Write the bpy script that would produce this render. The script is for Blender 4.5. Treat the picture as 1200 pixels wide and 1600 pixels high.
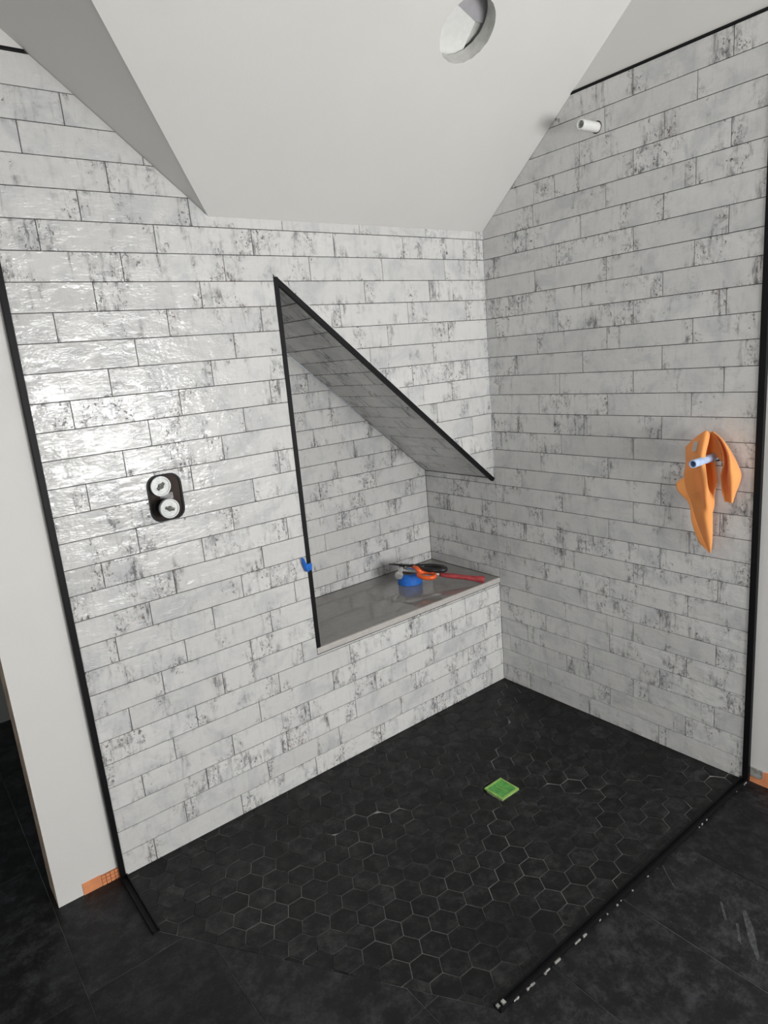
import bpy, bmesh, math, random
from mathutils import Vector, Matrix
from mathutils.geometry import tessellate_polygon
from math import sin, cos, pi, sqrt
random.seed(7)
sc = bpy.context.scene
col = sc.collection
for o in list(bpy.data.objects): bpy.data.objects.remove(o)
# All lengths below are in tile courses (one course = one brick tile height plus joint); S turns them into metres.
S = 0.077
def V(x, y, z): return Vector((x*S, y*S, z*S))

# ------------------------------------------------------------------ camera
cam_d = bpy.data.cameras.new('camera'); cam = bpy.data.objects.new('camera', cam_d); col.objects.link(cam)
R = ((0.782178011692584, -0.6171318493168755, -0.08570786768651378),
     (-0.2070760103991761, -0.12774920512958543, -0.9699482803252549),
     (0.5876368640085439, 0.7764202606497929, -0.22771582051037126))
m = Matrix.Identity(4)
for i in range(3):
    m[i][0] = R[0][i]; m[i][1] = -R[1][i]; m[i][2] = -R[2][i]
m.translation = V(-27.38219394390246, -25.615624541777574, 19.606023224188682)
cam.matrix_world = m
cam_d.sensor_fit = 'HORIZONTAL'; cam_d.sensor_width = 36; cam_d.lens = 1042.094424183953/1200*36
cam_d.clip_start = 0.02
sc.camera = cam
# ------------------------------------------------------------------ world, light, exposure
w = bpy.data.worlds.new('world'); sc.world = w; w.use_nodes = True
w.node_tree.nodes['Background'].inputs[0].default_value = (0.75, 0.86, 1, 1)
w.node_tree.nodes['Background'].inputs[1].default_value = 1.0
def area(name, loc, aim, sx, sy, power, color):
    d = bpy.data.lights.new(name, 'AREA'); d.shape = 'RECTANGLE'; d.size = sx*S; d.size_y = sy*S
    d.energy = power; d.color = color
    o = bpy.data.objects.new(name, d); col.objects.link(o); o.location = V(*loc)
    o.rotation_euler = (V(*aim)-V(*loc)).to_track_quat('-Z', 'Y').to_euler(); return o
WX0, WX1, WZ0, WZ1 = -15.5, 0.1, 9.5, 20.5     # daylight window in the rear wall
YR, XL, ZC = -45.0, -58.0, 36.0                # rear wall, left wall, flat ceiling
area('window_daylight', ((WX0+WX1)/2, YR-1.2, (WZ0+WZ1)/2), ((WX0+WX1)/2-1, 0, (WZ0+WZ1)/2), WX1-WX0, WZ1-WZ0, 88, (1.0, 0.995, 0.985))
area('side_fill_light', (XL-1.2, -24, 17), (0, -20, 12), 14, 14, 30, (1.0, 0.99, 0.97))  # added fill lamp that brightens the right wall; no known window on this side
sc.view_settings.view_transform = 'Standard'; sc.view_settings.look = 'None'
sc.view_settings.exposure = 0.0; sc.view_settings.gamma = 1; sc.view_settings.use_curve_mapping = False

# ------------------------------------------------------------------ materials
class NT:
    def __init__(s, name):
        s.m = bpy.data.materials.new(name); s.m.use_nodes = True; s.t = s.m.node_tree; s.b = s.t.nodes['Principled BSDF']
    def n(s, k, **kw):
        x = s.t.nodes.new(k)
        for a, b in kw.items(): setattr(x, a, b)
        return x
    def l(s, a, b): s.t.links.new(a, b)
    def val(s, inp, v):
        if hasattr(v, 'default_value') or hasattr(v, 'is_linked'): s.l(v, inp)
        else: inp.default_value = v
    def math(s, op, a, b=0.0, c=0.0, clamp=False):
        x = s.n('ShaderNodeMath', operation=op, use_clamp=clamp)
        for i, v in enumerate((a, b, c)): s.val(x.inputs[i], v)
        return x.outputs[0]
    def mapr(s, v, a, b, c=0.0, d=1.0):
        x = s.n('ShaderNodeMapRange'); x.interpolation_type = 'SMOOTHSTEP'
        for i, q in enumerate((v, a, b, c, d)): s.val(x.inputs[i], q)
        return x.outputs[0]
    def mix(s, f, a, b):
        x = s.n('ShaderNodeMix', data_type='RGBA'); s.val(x.inputs[0], f)
        for i, q in ((6, a), (7, b)):
            if isinstance(q, tuple): x.inputs[i].default_value = (*q, 1)
            else: s.l(q, x.inputs[i])
        return x.outputs[2]
    def coords(s, scale=(1, 1, 1), rand=True):
        tc = s.n('ShaderNodeTexCoord'); mp = s.n('ShaderNodeMapping'); mp.inputs['Scale'].default_value = tuple(q/S for q in scale)
        s.l(tc.outputs['Object'], mp.inputs[0])
        if rand:
            oi = s.n('ShaderNodeObjectInfo'); vm = s.n('ShaderNodeVectorMath', operation='MULTIPLY_ADD')
            cx = s.n('ShaderNodeCombineXYZ'); 
            for i in range(3): s.l(oi.outputs['Random'], cx.inputs[i])
            s.l(cx.outputs[0], vm.inputs[0]); vm.inputs[1].default_value = (217.3, 91.7, 53.9); s.l(mp.outputs[0], vm.inputs[2])
            s.rnd = oi.outputs['Random']; return vm.outputs[0]
        return mp.outputs[0]
    def noise(s, vec, scale, detail=3, rough=.5, dist=0.0):
        x = s.n('ShaderNodeTexNoise'); s.l(vec, x.inputs['Vector'])
        x.inputs['Scale'].default_value = scale; x.inputs['Detail'].default_value = detail
        x.inputs['Roughness'].default_value = rough; x.inputs['Distortion'].default_value = dist
        return x.outputs[0]
    def bump(s, h, strength, dist, prev=None):
        x = s.n('ShaderNodeBump'); x.inputs['Strength'].default_value = strength; x.inputs['Distance'].default_value = dist*S
        s.l(h, x.inputs['Height'])
        if prev: s.l(prev, x.inputs['Normal'])
        return x.outputs[0]
def plain(name, c, rough=.5, metal=0.0, var=.06, nscale=2.0, bump=0.0, spec=.5):
    t = NT(name); v = t.coords(rand=False); n = t.noise(v, nscale, 5, .6)
    t.l(t.mix(t.mapr(n, .3, .7), tuple(q*(1-var) for q in c), tuple(min(1, q*(1+var)) for q in c)), t.b.inputs['Base Color'])
    t.b.inputs['Roughness'].default_value = rough; t.b.inputs['Metallic'].default_value = metal
    t.b.inputs['Specular IOR Level'].default_value = spec
    if bump: t.l(t.bump(t.noise(v, nscale*6, 4, .6), bump, .05), t.b.inputs['Normal'])
    return t.m
def tile_material():
    t = NT('distressed_white_glaze'); v = t.coords(); sep = t.n('ShaderNodeSeparateXYZ')
    tc = t.n('ShaderNodeTexCoord'); t.l(tc.outputs['Object'], sep.inputs[0])
    ax = t.math('ABSOLUTE', t.math('MULTIPLY', sep.outputs[0], 1/S)); ay = t.math('ABSOLUTE', t.math('MULTIPLY', sep.outputs[1], 1/S))
    endm = t.mapr(ax, 1.2, 2.0)                                        # the printed wear gathers at tile ends
    edgem = t.mapr(ay, .25, .5)
    mv = t.n('ShaderNodeMapping'); mv.inputs['Scale'].default_value = (1.0, .55, 1); t.l(v, mv.inputs[0])
    big = t.noise(mv.outputs[0], .95, 4, .6, .3)
    big = t.math('ADD', big, t.math('MULTIPLY', t.math('SUBTRACT', t.rnd, .5), .13))
    wear = t.math('ADD', big, t.math('ADD', t.math('MULTIPLY', endm, .11), t.math('MULTIPLY', edgem, .03)))
    wm = t.mapr(wear, .485, .68)
    # cool grey clouds
    cl = t.noise(v, .7, 5, .62, .5)
    c = t.mix(t.mapr(cl, .45, .70), (.66, .655, .64), (.545, .55, .555))
    tint = t.math('MULTIPLY', t.math('SUBTRACT', t.rnd, .5), .12)
    hsv = t.n('ShaderNodeHueSaturation'); t.l(c, hsv.inputs['Color']); t.l(t.math('ADD', tint, 1.0), hsv.inputs['Value']); c = hsv.outputs[0]
    # vertical smoky streaks
    ms = t.n('ShaderNodeMapping'); ms.inputs['Scale'].default_value = (4.2, .55, 1); t.l(v, ms.inputs[0])
    st = t.noise(ms.outputs[0], 1.2, 5, .65, .2)
    c = t.mix(t.math('MULTIPLY', t.mapr(st, .5, .72), t.math('MULTIPLY_ADD', wm, .85, .10)), c, (.15, .15, .155))
    # smudges
    sm = t.noise(v, 3.0, 6, .72, .6)
    c = t.mix(t.math('MULTIPLY', t.mapr(sm, .46, .72), t.math('MULTIPLY_ADD', wm, .74, .04)), c, (.13, .13, .14))
    # chips showing dark and rusty body
    mc = t.n('ShaderNodeMapping'); mc.inputs['Scale'].default_value = (1.15, .8, 1); t.l(v, mc.inputs[0])
    ch = t.noise(mc.outputs[0], 8.0, 6, .66, .5)
    thr = t.math('SUBTRACT', .70, t.math('MULTIPLY', wm, .135))
    chm = t.mapr(t.math('SUBTRACT', ch, thr), 0, .03)
    rust = t.mapr(t.noise(v, .5, 2), .46, .58)
    c = t.mix(t.math('MULTIPLY', chm, .78), c, t.mix(rust, (.07, .07, .075), (.13, .085, .06)))
    t.l(c, t.b.inputs['Base Color'])
    # uneven hand-made glaze
    mb = t.n('ShaderNodeMapping'); mb.inputs['Scale'].default_value = (.55, 1.5, 1); t.l(v, mb.inputs[0])
    b1 = t.bump(t.noise(mb.outputs[0], .9, 2, .5), .5, .11)
    b2 = t.bump(t.math('MULTIPLY', t.noise(mb.outputs[0], 5.0, 3, .6, 1.2), t.mapr(t.noise(v, 1.3, 3, .6), .38, .6, .25, 1.0)), .6, .032, b1)
    b3 = t.bump(t.math('MULTIPLY', chm, -1.0), .35, .012, b2)
    t.l(b3, t.b.inputs['Normal']); t.b.inputs['Specular IOR Level'].default_value = .36
    t.l(t.math('ADD', t.mapr(t.noise(v, 1.6, 4, .6), .35, .7, .06, .15), t.math('MULTIPLY', chm, .3)), t.b.inputs['Roughness'])
    return t.m
def slate_material(name, dark, light, scuffs):
    t = NT(name); v = t.coords(); f = t.mapr(t.noise(v, 1.3, 12, .84, .1), .44, .66)
    t.b.inputs['Specular IOR Level'].default_value = .3
    c = t.mix(f, dark, light)
    hsv = t.n('ShaderNodeHueSaturation'); t.l(c, hsv.inputs['Color'])
    t.l(t.math('MULTIPLY_ADD', t.rnd, .7, .65), hsv.inputs['Value']); c = hsv.outputs[0]
    g = t.mapr(t.noise(v, 9, 6, .7), .55, .85)
    c = t.mix(t.math('MULTIPLY', g, .3), c, tuple(q*1.8 for q in light))
    w_ = t.coords(rand=False); dm = t.mapr(t.noise(w_, .16, 6, .7, .5) if scuffs else t.noise(v, .3, 5, .7), .56, .75)
    c = t.mix(t.math('MULTIPLY', dm, .55), c, tuple(q*1.25 for q in light))
    t.l(c, t.b.inputs['Base Color'])
    t.l(t.mapr(t.noise(v, 1.2, 5, .6), .3, .7, .36, .56), t.b.inputs['Roughness'])
    t.l(t.bump(t.noise(v, 4, 6, .7), .35, .03), t.b.inputs['Normal'])
    return t.m
def grout_material(name, a, b, sc_=.25):
    t = NT(name); v = t.coords(rand=False); t.l(t.mix(t.mapr(t.noise(v, sc_, 4, .6), .4, .62), a, b), t.b.inputs['Base Color'])
    t.b.inputs['Roughness'].default_value = .9; return t.m
M = {}
M['tile'] = tile_material()
M['hex'] = slate_material('black_slate_hexagon', (.0035, .0035, .0038), (.030, .030, .030), True)
M['slate'] = slate_material('black_slate_slab', (.005, .0052, .0058), (.030, .031, .034), False)
M['wall_grout'] = grout_material('brown_grey_wall_grout', (.022, .016, .014), (.05, .036, .03))
M['hex_grout'] = grout_material('grey_floor_grout', (.035, .035, .035), (.30, .295, .28))
M['floor_grout'] = grout_material('dark_floor_grout', (.10, .10, .10), (.30, .30, .29))
def paint(name, c):
    t = NT(name); v = t.coords(rand=False)
    t.l(t.mix(t.mapr(t.noise(v, .12, 5, .6), .35, .7), c, tuple(q*.965 for q in c)), t.b.inputs['Base Color'])
    t.b.inputs['Roughness'].default_value = .62
    t.l(t.bump(t.noise(v, 9, 3, .6), .12, .02), t.b.inputs['Normal']); return t.m
M['paint'] = paint('matt_white_paint', (.72, .71, .685))
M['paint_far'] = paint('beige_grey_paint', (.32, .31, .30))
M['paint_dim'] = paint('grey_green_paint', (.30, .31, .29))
M['trim'] = plain('black_anodised_trim', (.004, .004, .005), .5, 0, .2, 1.5, 0, .22)
M['black'] = plain('black_rubber', (.007, .007, .009), .45, 0, .4, 3, .2, .2)
M['slab'] = plain('polished_taupe_stone', (.255, .245, .23), .05, 0, .05, 3, 0, .8)
M['slab_edge'] = plain('honed_taupe_stone', (.50, .475, .45), .35, 0, .06, 3)
M['gypsum'] = plain('raw_board_edge', (.38, .30, .23), .85, 0, .25, 1.5, .4)
M['orange_mat'] = plain('orange_membrane', (.78, .30, .13), .7, 0, .08, 2, .2)
M['orange_dark'] = plain('orange_membrane_groove', (.36, .11, .045), .8)
M['white_plastic'] = plain('white_plastic', (.80, .80, .78), .3, 0, .03, 4)
M['blue_plastic'] = plain('pale_blue_plastic', (.42, .56, .80), .3, 0, .15, 3)
M['bore'] = plain('dark_pipe_bore', (.01, .012, .03), .4)
M['zinc'] = plain('brushed_zinc', (.42, .43, .42), .5, .6, .12, 6)
M['zinc_dark'] = plain('tarnished_zinc', (.30, .30, .28), .4, .8, .3, 6)
M['steel'] = plain('polished_steel', (.62, .62, .60), .35, .45, .2, 8)
M['tool_black'] = plain('black_tool_grip', (.015, .015, .016), .35)
M['tool_orange'] = plain('orange_plastic_grip', (.85, .13, .025), .35)
M['tool_red'] = plain('red_rubber_grip', (.36, .045, .05), .5, 0, .25, 4)
M['blue_tape'] = plain('blue_masking_tape', (.02, .16, .62), .5, 0, .12, 6)
M['cardboard'] = plain('cardboard_core', (.45, .33, .2), .8)
M['green_film'] = plain('green_film', (.095, .36, .07), .3, 0, .3, 2.2, .15)
M['green_light'] = plain('pale_green_film_edge', (.28, .48, .12), .35, 0, .2, 3)
M['silicone'] = plain('pale_dust', (.30, .295, .275), .8, 0, .4, 5)
def cloth():
    t = NT('orange_microfibre'); v = t.coords(rand=False)
    t.l(t.mix(t.noise(v, 1.2, 4), (1.0, .48, .14), (1.0, .56, .19)), t.b.inputs['Base Color'])
    t.b.inputs['Roughness'].default_value = .85
    if 'Sheen Weight' in t.b.inputs: t.b.inputs['Sheen Weight'].default_value = .3
    t.l(t.bump(t.noise(v, 30, 3), .3, .02), t.b.inputs['Normal'])
    tr = t.n('ShaderNodeBsdfTranslucent'); tr.inputs[0].default_value = (1, .45, .13, 1)
    mx = t.n('ShaderNodeMixShader'); mx.inputs[0].default_value = .38
    out = t.t.nodes['Material Output']; t.l(t.b.outputs[0], mx.inputs[1]); t.l(tr.outputs[0], mx.inputs[2]); t.l(mx.outputs[0], out.inputs[0])
    return t.m
M['cloth'] = cloth()

# ------------------------------------------------------------------ object helpers
def link(name, me, mat=None, parent=None, mw=None):
    o = bpy.data.objects.new(name, me); col.objects.link(o)
    if mat is not None and me is not None and not me.materials: me.materials.append(mat)
    if mw is not None: o.matrix_world = mw
    if parent: o.parent = parent
    return o
def mesh_of(bm, name, smooth=False):
    me = bpy.data.meshes.new(name); bm.normal_update(); bm.to_mesh(me); bm.free()
    if smooth: 
        for p_ in me.polygons: p_.use_smooth = True
    return me
def obj(name, bm, mat, parent=None, smooth=False): return link(name, mesh_of(bm, name, smooth), mat, parent)
def tag(o, label, cat, group=None):
    o['label'] = label; o['category'] = cat
    if group: o['group'] = group
    return o
def empty(name, loc, label=None, cat=None, group=None, kind=None):
    o = bpy.data.objects.new(name, None); col.objects.link(o); o.location = V(*loc); o.empty_display_size = .05
    if label: tag(o, label, cat, group)
    if kind: o['kind'] = kind
    return o
def adopt(o, parent):
    """parent under an Empty or mesh and keep the world place"""
    o.parent = parent; o.matrix_parent_inverse = parent_inv(parent); return o
def parent_inv(p_):
    return (Matrix.Translation(p_.location) @ p_.rotation_euler.to_matrix().to_4x4()).inverted()
def part(name, bm, mat, parent, smooth=False):
    o = obj(name, bm, mat, None, smooth)
    return adopt(o, parent) if parent else o
def struct(name, bm, mat):
    o = obj(name, bm, mat); o['kind'] = 'structure'; return o
def B_(): return bmesh.new()
def face(bm, pts):
    vs = [bm.verts.new(V(*p_)) for p_ in pts]
    return bm.faces.new(vs)
def box(bm, a, b, bev=0.0):
    """axis aligned box between corners a and b"""
    c = [(a[i]+b[i])/2 for i in range(3)]; d = [abs(b[i]-a[i]) for i in range(3)]
    r = bmesh.ops.create_cube(bm, size=1.0, matrix=Matrix.Translation(V(*c)) @ Matrix.Diagonal((d[0]*S, d[1]*S, d[2]*S, 1)))
    if bev:
        es = list({e for v in r['verts'] for e in v.link_edges})
        bmesh.ops.bevel(bm, geom=es, offset=bev*S, segments=2, affect='EDGES', profile=.5)
def frame_of(d):
    d = Vector(d).normalized(); a = Vector((0, 0, 1)) if abs(d.z) < .9 else Vector((1, 0, 0))
    u = d.cross(a).normalized(); return u, d.cross(u).normalized(), d
def lathe(bm, base, axis, prof, n=24, close=True):
    """profile [(distance along axis, radius)] turned about the axis"""
    u, v, d = frame_of(axis); base = Vector(base); rings = []
    for h, r in prof:
        rings.append([bm.verts.new((base + d*h + (u*cos(2*pi*k/n) + v*sin(2*pi*k/n))*r)*S) for k in range(n)])
    for a, b in zip(rings, rings[1:]):
        for k in range(n): bm.faces.new((a[k], a[(k+1) % n], b[(k+1) % n], b[k]))
    if close:
        for rg in (rings[0], rings[-1]):
            try: bm.faces.new(rg)
            except Exception: pass
    bmesh.ops.recalc_face_normals(bm, faces=bm.faces)
def tube(bm, pts, radii, n=12, cap=True, flat=1.0, up=None):
    rings = []; pts = [Vector(p_) for p_ in pts]
    pu = None
    for i, p_ in enumerate(pts):
        d = (pts[min(i+1, len(pts)-1)] - pts[max(i-1, 0)]).normalized()
        if up is not None: v = (Vector(up) - d*d.dot(Vector(up))).normalized(); u = d.cross(v)
        elif pu is None: u, v, _ = frame_of(d)
        else: u = (pu - d*d.dot(pu)).normalized(); v = d.cross(u)
        pu = u; r = radii[i] if isinstance(radii, (list, tuple)) else radii
        rings.append([bm.verts.new((p_ + u*cos(2*pi*k/n)*r + v*sin(2*pi*k/n)*r*flat)*S) for k in range(n)])
    for a, b in zip(rings, rings[1:]):
        for k in range(n): bm.faces.new((a[k], a[(k+1) % n], b[(k+1) % n], b[k]))
    if cap: bm.faces.new(rings[0]); bm.faces.new(rings[-1])
    bmesh.ops.recalc_face_normals(bm, faces=bm.faces)
def ring_tube(bm, pts, r, n=8, flat=1.0, up=(0, 0, 1)):
    pts = [Vector(p_) for p_ in pts]; N = len(pts); rings = []
    for i in range(N):
        d = (pts[(i+1) % N]-pts[i-1]).normalized(); v = Vector(up); u = d.cross(v).normalized()
        rings.append([bm.verts.new((pts[i] + u*cos(2*pi*k/n)*r + v*sin(2*pi*k/n)*r*flat)*S) for k in range(n)])
    for i in range(N):
        a, b = rings[i], rings[(i+1) % N]
        for k in range(n): bm.faces.new((a[k], a[(k+1) % n], b[(k+1) % n], b[k]))
    bmesh.ops.recalc_face_normals(bm, faces=bm.faces)

# ------------------------------------------------------------------ 2-D polygon clipping for cut tiles
EPS = 1e-6
def clip(P, a, b, c, keep_neg=True):
    """keep the side a*x + b*y <= c (or >= c)"""
    s = 1 if keep_neg else -1; out = []
    for i in range(len(P)):
        p_, q = P[i], P[(i+1) % len(P)]
        dp, dq = s*(a*p_[0]+b*p_[1]-c), s*(a*q[0]+b*q[1]-c)
        if dp <= EPS: out.append(p_)
        if (dp < -EPS and dq > EPS) or (dp > EPS and dq < -EPS):
            t = dp/(dp-dq); out.append((p_[0]+(q[0]-p_[0])*t, p_[1]+(q[1]-p_[1])*t))
    return out if len(out) >= 3 and abs(parea(out)) > 1e-4 else []
def parea(P): return sum(P[i-1][0]*P[i][1]-P[i][0]*P[i-1][1] for i in range(len(P)))/2
def half(Q):
    """half-planes (a, b, c): inside is a*x+b*y <= c, for a counter-clockwise polygon"""
    r = []
    for i in range(len(Q)):
        (x0, y0), (x1, y1) = Q[i], Q[(i+1) % len(Q)]; a, b = y1-y0, -(x1-x0); L = math.hypot(a, b); a /= L; b /= L
        r.append((a, b, a*x0+b*y0))
    return r
def inter(P, H):
    for h in H:
        if not P: return []
        P = clip(P, *h)
    return P
def subtract(P, H):
    pieces = []
    for h in H:
        if not P: break
        o = clip(P, *h, keep_neg=False)
        if o: pieces.append(o)
        P = clip(P, *h)
    return pieces, P
def merge(pieces):
    """union of abutting pieces as loops"""
    pts = []
    def key(p_):
        for k, q in enumerate(pts):
            if abs(q[0]-p_[0]) < 1e-4 and abs(q[1]-p_[1]) < 1e-4: return k
        pts.append(p_); return len(pts)-1
    loops = [[key(p_) for p_ in P] for P in pieces]; edges = []
    for L in loops:
        for i in range(len(L)):
            a, b = L[i], L[(i+1) % len(L)]
            if a == b: continue
            A, Bp = pts[a], pts[b]; dx, dy = Bp[0]-A[0], Bp[1]-A[1]; LL = dx*dx+dy*dy; on = []
            for k, q in enumerate(pts):
                if k in (a, b): continue
                t = ((q[0]-A[0])*dx+(q[1]-A[1])*dy)/LL
                if 1e-4 < t < 1-1e-4 and abs((q[0]-A[0])*dy-(q[1]-A[1])*dx)/sqrt(LL) < 1e-4: on.append((t, k))
            ch = [a]+[k for _, k in sorted(on)]+[b]
            edges += list(zip(ch, ch[1:]))
    es = set(edges); es = {e for e in es if (e[1], e[0]) not in es}
    nxt = {}
    for a, b in es: nxt.setdefault(a, []).append(b)
    out = []
    while nxt:
        s = next(iter(nxt)); L = [s]; cur = s
        while True:
            n_ = nxt[cur].pop()
            if not nxt[cur]: del nxt[cur]
            if n_ == s: break
            L.append(n_); cur = n_
            if cur not in nxt: break
        # drop collinear points
        Q = [pts[k] for k in L]; Z = []
        for i in range(len(Q)):
            a, b, c = Q[i-1], Q[i], Q[(i+1) % len(Q)]
            if abs((b[0]-a[0])*(c[1]-b[1])-(b[1]-a[1])*(c[0]-b[0])) > 1e-6: Z.append(b)
        if len(Z) >= 3: out.append(Z)
    return out
def cut(P, holes):
    """P minus convex holes (lists of half-planes); returns list of (outer, [inner loops])"""
    pieces = [P]
    for H in holes:
        new = []
        for p_ in pieces: new += subtract(p_, H)[0]
        pieces = new
    if not pieces: return []
    if len(pieces) == 1: return [(pieces[0], [])]
    loops = merge(pieces); outer = [l for l in loops if parea(l) > 0]; inner = [l for l in loops if parea(l) < 0]
    res = []
    for o_ in outer:
        if abs(parea(o_)) < 1e-3: continue
        res.append((o_, inner if len(outer) == 1 else []))
    return res
def offset(P, d):
    out = []; n = len(P)
    for i in range(n):
        a, b, c = Vector(P[i-1]), Vector(P[i]), Vector(P[(i+1) % n])
        e1, e2 = (b-a).normalized(), (c-b).normalized()
        n1, n2 = Vector((-e1.y, e1.x)), Vector((-e2.y, e2.x)); m_ = n1+n2
        if m_.length < .2: m_ = n1
        k = d/max(.35, m_.length_squared/2) if m_ is not n1 else d
        out.append(tuple(b + m_/2*k*1.0) if m_ is not n1 else tuple(b+n1*d))
    return out
def slab_mesh(name, loops, thick, gap, chamf=.018, top=None):
    """tile: polygon(s) shrunk by half the joint, extruded towards -z, front edge chamfered; top plane is z = 0"""
    bm = bmesh.new(); tops = []; outer = []
    for L in loops:
        P = offset(L, gap/2); T = offset(P, chamf)
        vT = [bm.verts.new((p_[0]*S, p_[1]*S, 0)) for p_ in T]; vP = [bm.verts.new((p_[0]*S, p_[1]*S, -chamf*S)) for p_ in P]
        vB = [bm.verts.new((p_[0]*S, p_[1]*S, -thick*S)) for p_ in P]; n = len(L)
        for i in range(n):
            j = (i+1) % n
            bm.faces.new((vP[i], vP[j], vT[j], vT[i])); bm.faces.new((vB[i], vB[j], vP[j], vP[i]))
        tops.append(vT)
    if len(tops) == 1: bm.faces.new(tops[0])
    else:
        flat = [v for t in tops for v in t]
        for tri in tessellate_polygon([[v.co.copy() for v in t] for t in tops]):
            a, b, c = (flat[k] for k in tri)
            if (b.co-a.co).cross(c.co-a.co).z < 0: b, c = c, b
            try: bm.faces.new((a, b, c))
            except ValueError: pass
    return mesh_of(bm, name)
cache = {}
def lay(name, parent, O, U, Vv, rect, loops_list, mat, thick=.12, gap=.042, jit=.22, lift=.004, kindkey=None):
    """one object per piece; U, Vv are the in-plane axes, the face normal is U x Vv, local origin is the centre of the full tile"""
    U, Vv = Vector(U), Vector(Vv); N = U.cross(Vv); cx_, cy_ = rect; made = []
    for outer, inner in loops_list:
        loc = [[(p_[0]-cx_, p_[1]-cy_) for p_ in L] for L in [outer]+inner]
        k = (kindkey, thick, gap, tuple((round(x, 3), round(y, 3)) for x, y in loc[0])) if not inner and len(loc[0]) in (4, 6) else None
        if k and k in cache: me = cache[k]
        else:
            me = slab_mesh(name, loc, thick, gap); me.materials.append(mat)
            if k: cache[k] = me
        rot = Matrix((U, Vv, N)).transposed().to_4x4()
        j = Matrix.Rotation(math.radians(random.uniform(-jit, jit)), 4, 'X') @ Matrix.Rotation(math.radians(random.uniform(-jit, jit)*.5), 4, 'Y')
        p_ = Vector(O) + U*cx_ + Vv*cy_ + N*random.uniform(-lift, lift)
        mw = Matrix.Translation(p_*S) @ rot @ j
        o = bpy.data.objects.new(name, me); col.objects.link(o)
        if parent: o.parent = parent; o.matrix_parent_inverse = parent_inv(parent)
        o.matrix_basis = mw
        made.append(o)
    return made
def rect(u0, u1, v0, v1): return [(u0, v0), (u1, v0), (u1, v1), (u0, v1)]
def brick_field(parent, O, U, Vv, rows, phases, pitch, u_rng, keep=(), holes=(), name='wall_tile', splits={}, gap=.042):
    """keep: half-planes every tile is clipped by; holes: convex regions removed"""
    for r in rows:
        ph = phases[r % 3]; k = math.floor((u_rng[0]-ph)/pitch)
        while ph + k*pitch < u_rng[1]:
            u0, u1 = ph+k*pitch, ph+(k+1)*pitch; k += 1
            segs = [(u0, u1)]
            for s in splits.get(r, []):
                if u0 < s < u1: segs = [(u0, s), (s, u1)]
            for a, b in segs:
                P = inter(rect(max(a, u_rng[0]), min(b, u_rng[1]), r, r+1), keep)
                if not P: continue
                cx_ = (u0+u1)/2
                lay(name, parent, O, U, Vv, (cx_, r+.5), cut(P, holes), M['tile'], gap=gap, kindkey='brick')

# ------------------------------------------------------------------ geometry constants (courses)
XA = -22.72            # left end of the tiled back wall
YB = -13.95            # near end of the tiled right wall
NX, NZ0, NZ1, ND, NS = -12.66, 6.12, 12.35, 5.87, .862   # niche: left edge, bench, soffit height at the corner, depth, slope
CH, CS, GX, GS = 25.4, .82, -15.17, .84                 # ceiling slope and the second slope on the left
XE = -25.23            # free end of the back wall
DW = .15               # painted board lies this far behind the tile face
ZT = 30.0              # top of the tiles
TR = GX-(ZC-CH)/GS; TY = -(ZC-CH)/CS

# ------------------------------------------------------------------ the setting
# back wall: substrate (grout) behind the tiles, painted board at left, solid end
bm = B_(); D = .035
def grey(x): return CH + GS*(GX-x)
for P in ([(XA, D, -.5), (NX, D, -.5), (NX, D, CH), (GX, D, CH), (XA, D, grey(XA))],
          [(NX, D, -.5), (0.05, D, -.5), (0.05, D, NZ0), (NX, D, NZ0)],
          [(NX, D, NZ1-NS*NX), (0.05, D, NZ1), (0.05, D, CH), (NX, D, CH)]):
    face(bm, P)
back = struct('wall_back', bm, M['wall_grout'])
bm = B_()
face(bm, [(XE, DW, 0), (XA+.05, DW, 0), (XA+.05, DW, grey(XA)), (XE, DW, grey(XE))])
part('painted_board', bm, M['paint'], back)
bm = B_()
face(bm, [(XA, D-.02, ZT+.12), (XA, D-.02, grey(XA)), (GX-(ZT+.12-CH)/GS, D-.02, ZT+.12)])
part('painted_board', bm, M['paint'], back)
bm = B_(); box(bm, (XE-.005, DW+.004, 0), (XE+.02, 1.62, ZC)); part('raw_edge', bm, M['gypsum'], back)
bm = B_(); box(bm, (XE+.02, 1.55, -.1), (-13.2, 1.65, ZC)); part('rear_board', bm, M['paint_dim'], back)
# niche
bm = B_()
face(bm, [(NX, ND+D, NZ0), (.05, ND+D, NZ0), (.05, ND+D, NZ1), (NX, ND+D, NZ1-NS*NX)])
nb = part('niche_back', bm, M['wall_grout'], back)
bm = B_(); n_ = Vector((NS, 0, 1)).normalized()*D
face(bm, [(NX+n_.x, 0.02, NZ1-NS*NX+n_.z), (NX+n_.x, ND+D, NZ1-NS*NX+n_.z), (n_.x, ND+D, NZ1+n_.z), (n_.x, 0.02, NZ1+n_.z)])
ns = part('niche_soffit', bm, M['wall_grout'], back)
bm = B_(); face(bm, [(NX-D, .02, NZ0), (NX-D, ND+D, NZ0), (NX-D, ND+D, NZ1-NS*NX), (NX-D, .02, NZ1-NS*NX)])
nl = part('niche_reveal', bm, M['wall_grout'], back)
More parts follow.
